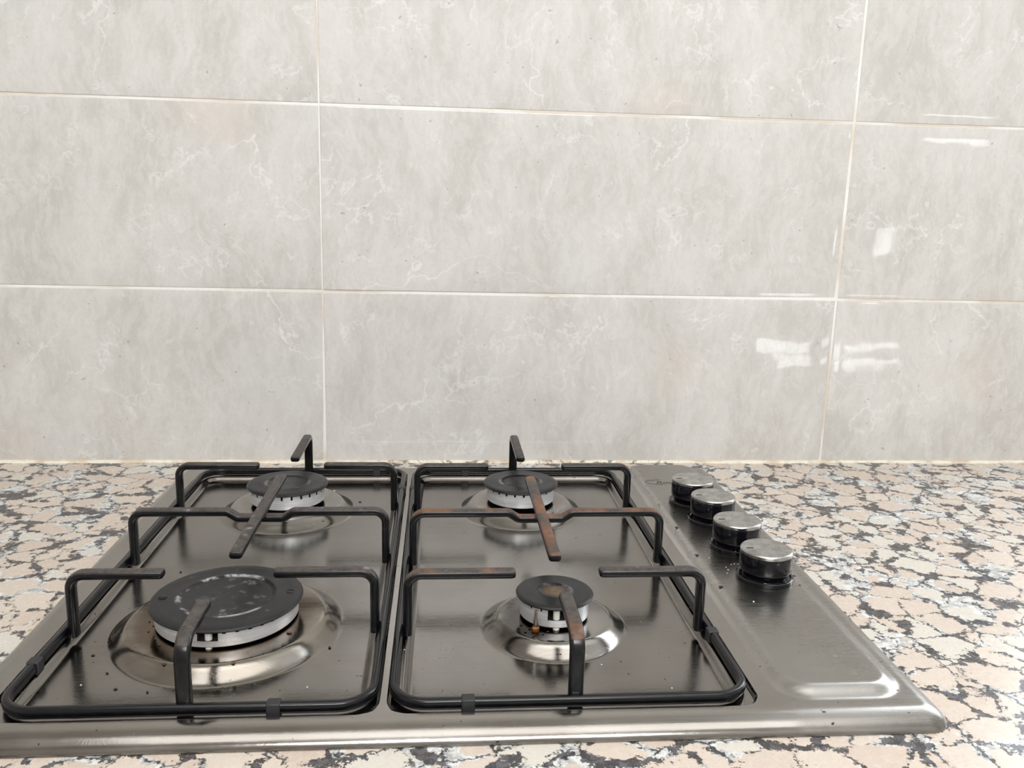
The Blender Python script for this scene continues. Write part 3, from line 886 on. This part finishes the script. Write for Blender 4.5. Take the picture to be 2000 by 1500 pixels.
# ------------------------------------------------------------------ crumbs lying on the hob
def crumb(seed, s, elong=1.0):
    rng = random.Random(seed)
    bm = bmesh.new(); bmesh.ops.create_icosphere(bm, subdivisions=2, radius=s)
    for v in bm.verts:
        v.co *= rng.uniform(0.7, 1.15); v.co.x *= elong; v.co.z *= 0.55
    me = bpy.data.meshes.new('crumb'); bm.to_mesh(me); bm.free()
    return me
def surf(x, y):
    return float(hob_height(np.array([[x]]), np.array([[y]]))[0, 0])+0.0003
CRUMBS = [
    (-0.1328, -0.4336, 0.0016, 1.8, 'crumb_brown', 'light brown crumb lying right of the large front-left burner', None),
    (-0.1614, -0.4714, 0.0018, 1.3, 'crumb_brown', 'reddish brown crumb in front of the large front-left burner', None),
    (-0.2407, -0.3117, 0.0012, 1, 'crumb_dark', 'round black crumb on the steel behind the large front-left burner', None),
    (-0.2854, -0.4931, 0.0013, 1.2, 'crumb', 'pale crumb in the front-left corner inside the left pan support', None),
    (-0.105, -0.4383, 0.0013, 1.3, 'crumb_dark', 'dark crumb at the right foot of the large front-left burner dome', None),
    (-0.2049, -0.4704, 0.0015, 1.5, 'crumb_dark', 'dark crumb at the left front of the large front-left burner dome', None),
    (-0.1387, -0.1323, 0.0014, 1.6, 'crumb', 'pale crescent crumb right of the back-left burner', None),
    (-0.1115, -0.145, 0.0012, 1.9, 'crumb_dark', 'dark flake right of the back-left burner dome', None),
    (0.2044, -0.4047, 0.001, 1, 'salt', 'white grain in front of the nearest knob', None),
    (-0.2318, -0.4143, 0.001, 1.3, 'crumb_brown', 'tiny brown crumb at the left side of the large front-left burner', 'brown crumbs left of the large burner'),
    (-0.2271, -0.4203, 0.001, 1.3, 'crumb_brown', 'tiny brown crumb at the left side of the large front-left burner', 'brown crumbs left of the large burner'),
    (-0.228, -0.4283, 0.001, 1.3, 'crumb_brown', 'tiny brown crumb at the left side of the large front-left burner', 'brown crumbs left of the large burner'),
    (-0.2201, -0.4391, 0.001, 1.3, 'crumb_brown', 'tiny brown crumb at the left side of the large front-left burner', 'brown crumbs left of the large burner'),
    (-0.2145, -0.4475, 0.001, 1.3, 'crumb_brown', 'tiny brown crumb at the left side of the large front-left burner', 'brown crumbs left of the large burner'),
    (-0.242, -0.4659, 0.001, 1.8, 'crumb_dark', 'tiny dark crumb at the left foot of the large burner dome', 'dark crumbs left of the large dome'),
    (-0.2299, -0.4847, 0.001, 1.8, 'crumb_dark', 'tiny dark crumb at the left foot of the large burner dome', 'dark crumbs left of the large dome'),
    (-0.2095, -0.4889, 0.001, 1.8, 'crumb_dark', 'tiny dark crumb at the left foot of the large burner dome', 'dark crumbs left of the large dome'),
    (-0.2593, -0.443, 0.001, 1.8, 'crumb_dark', 'tiny dark crumb at the left foot of the large burner dome', 'dark crumbs left of the large dome'),
    (0.1957, -0.3227, 0.0007, 1, 'salt', 'tiny white grain between the two nearest knobs', 'white grains by the knobs'),
    (0.204, -0.3417, 0.0007, 1, 'salt', 'tiny white grain between the two nearest knobs', 'white grains by the knobs'),
    (0.2041, -0.3467, 0.0007, 1, 'salt', 'tiny white grain between the two nearest knobs', 'white grains by the knobs'),
    (0.21, -0.3367, 0.0007, 1, 'salt', 'tiny white grain between the two nearest knobs', 'white grains by the knobs'),
    (0.213, -0.3357, 0.0007, 1, 'salt', 'tiny white grain between the two nearest knobs', 'white grains by the knobs'),
    (0.216, -0.3358, 0.0007, 1, 'salt', 'tiny white grain between the two nearest knobs', 'white grains by the knobs'),
    (0.2009, -0.3536, 0.0007, 1, 'salt', 'tiny white grain between the two nearest knobs', 'white grains by the knobs'),
    (0.0274, -0.4271, 0.0011, 1.4, 'crumb_dark', 'burnt black crumb under the small front-right burner', 'burnt crumbs under the small burner'),
    (0.0294, -0.4375, 0.0011, 1.4, 'crumb_dark', 'burnt black crumb under the small front-right burner', 'burnt crumbs under the small burner'),
    (0.0345, -0.4435, 0.0011, 1.4, 'crumb_dark', 'burnt black crumb under the small front-right burner', 'burnt crumbs under the small burner'),
    (0.0412, -0.4408, 0.0011, 1.4, 'crumb_dark', 'burnt black crumb under the small front-right burner', 'burnt crumbs under the small burner'),
    (0.0451, -0.4381, 0.0011, 1.4, 'crumb_dark', 'burnt black crumb under the small front-right burner', 'burnt crumbs under the small burner'),
    (0.0249, -0.4315, 0.0011, 1.4, 'crumb_dark', 'burnt black crumb under the small front-right burner', 'burnt crumbs under the small burner'),
    (0.033, -0.4332, 0.0011, 1.4, 'crumb_dark', 'burnt black crumb under the small front-right burner', 'burnt crumbs under the small burner'),
    (-0.0537, -0.4504, 0.0007, 1, 'salt', 'tiny pale grain on the steel inside a pan support', 'pale grains inside the pan supports'),
    (0.0781, -0.4671, 0.0007, 1, 'salt', 'tiny pale grain on the steel inside a pan support', 'pale grains inside the pan supports'),
    (0.118, -0.4972, 0.0007, 1, 'salt', 'tiny pale grain on the steel inside a pan support', 'pale grains inside the pan supports'),
    (-0.1128, -0.487, 0.0007, 1, 'salt', 'tiny pale grain on the steel inside a pan support', 'pale grains inside the pan supports'),
    (-0.2529, -0.4792, 0.0007, 1, 'salt', 'tiny pale grain on the steel inside a pan support', 'pale grains inside the pan supports')]
for i, (x, y, s, el, mk, lab, grp) in enumerate(CRUMBS):
    o = obj('crumb', crumb(i, s*0.75, el), MT[mk], None, (x, y, surf(x, y)+s*0.38))
    o.rotation_euler = (0, 0, i*1.3)
    tag(o, lab, 'crumb', grp)
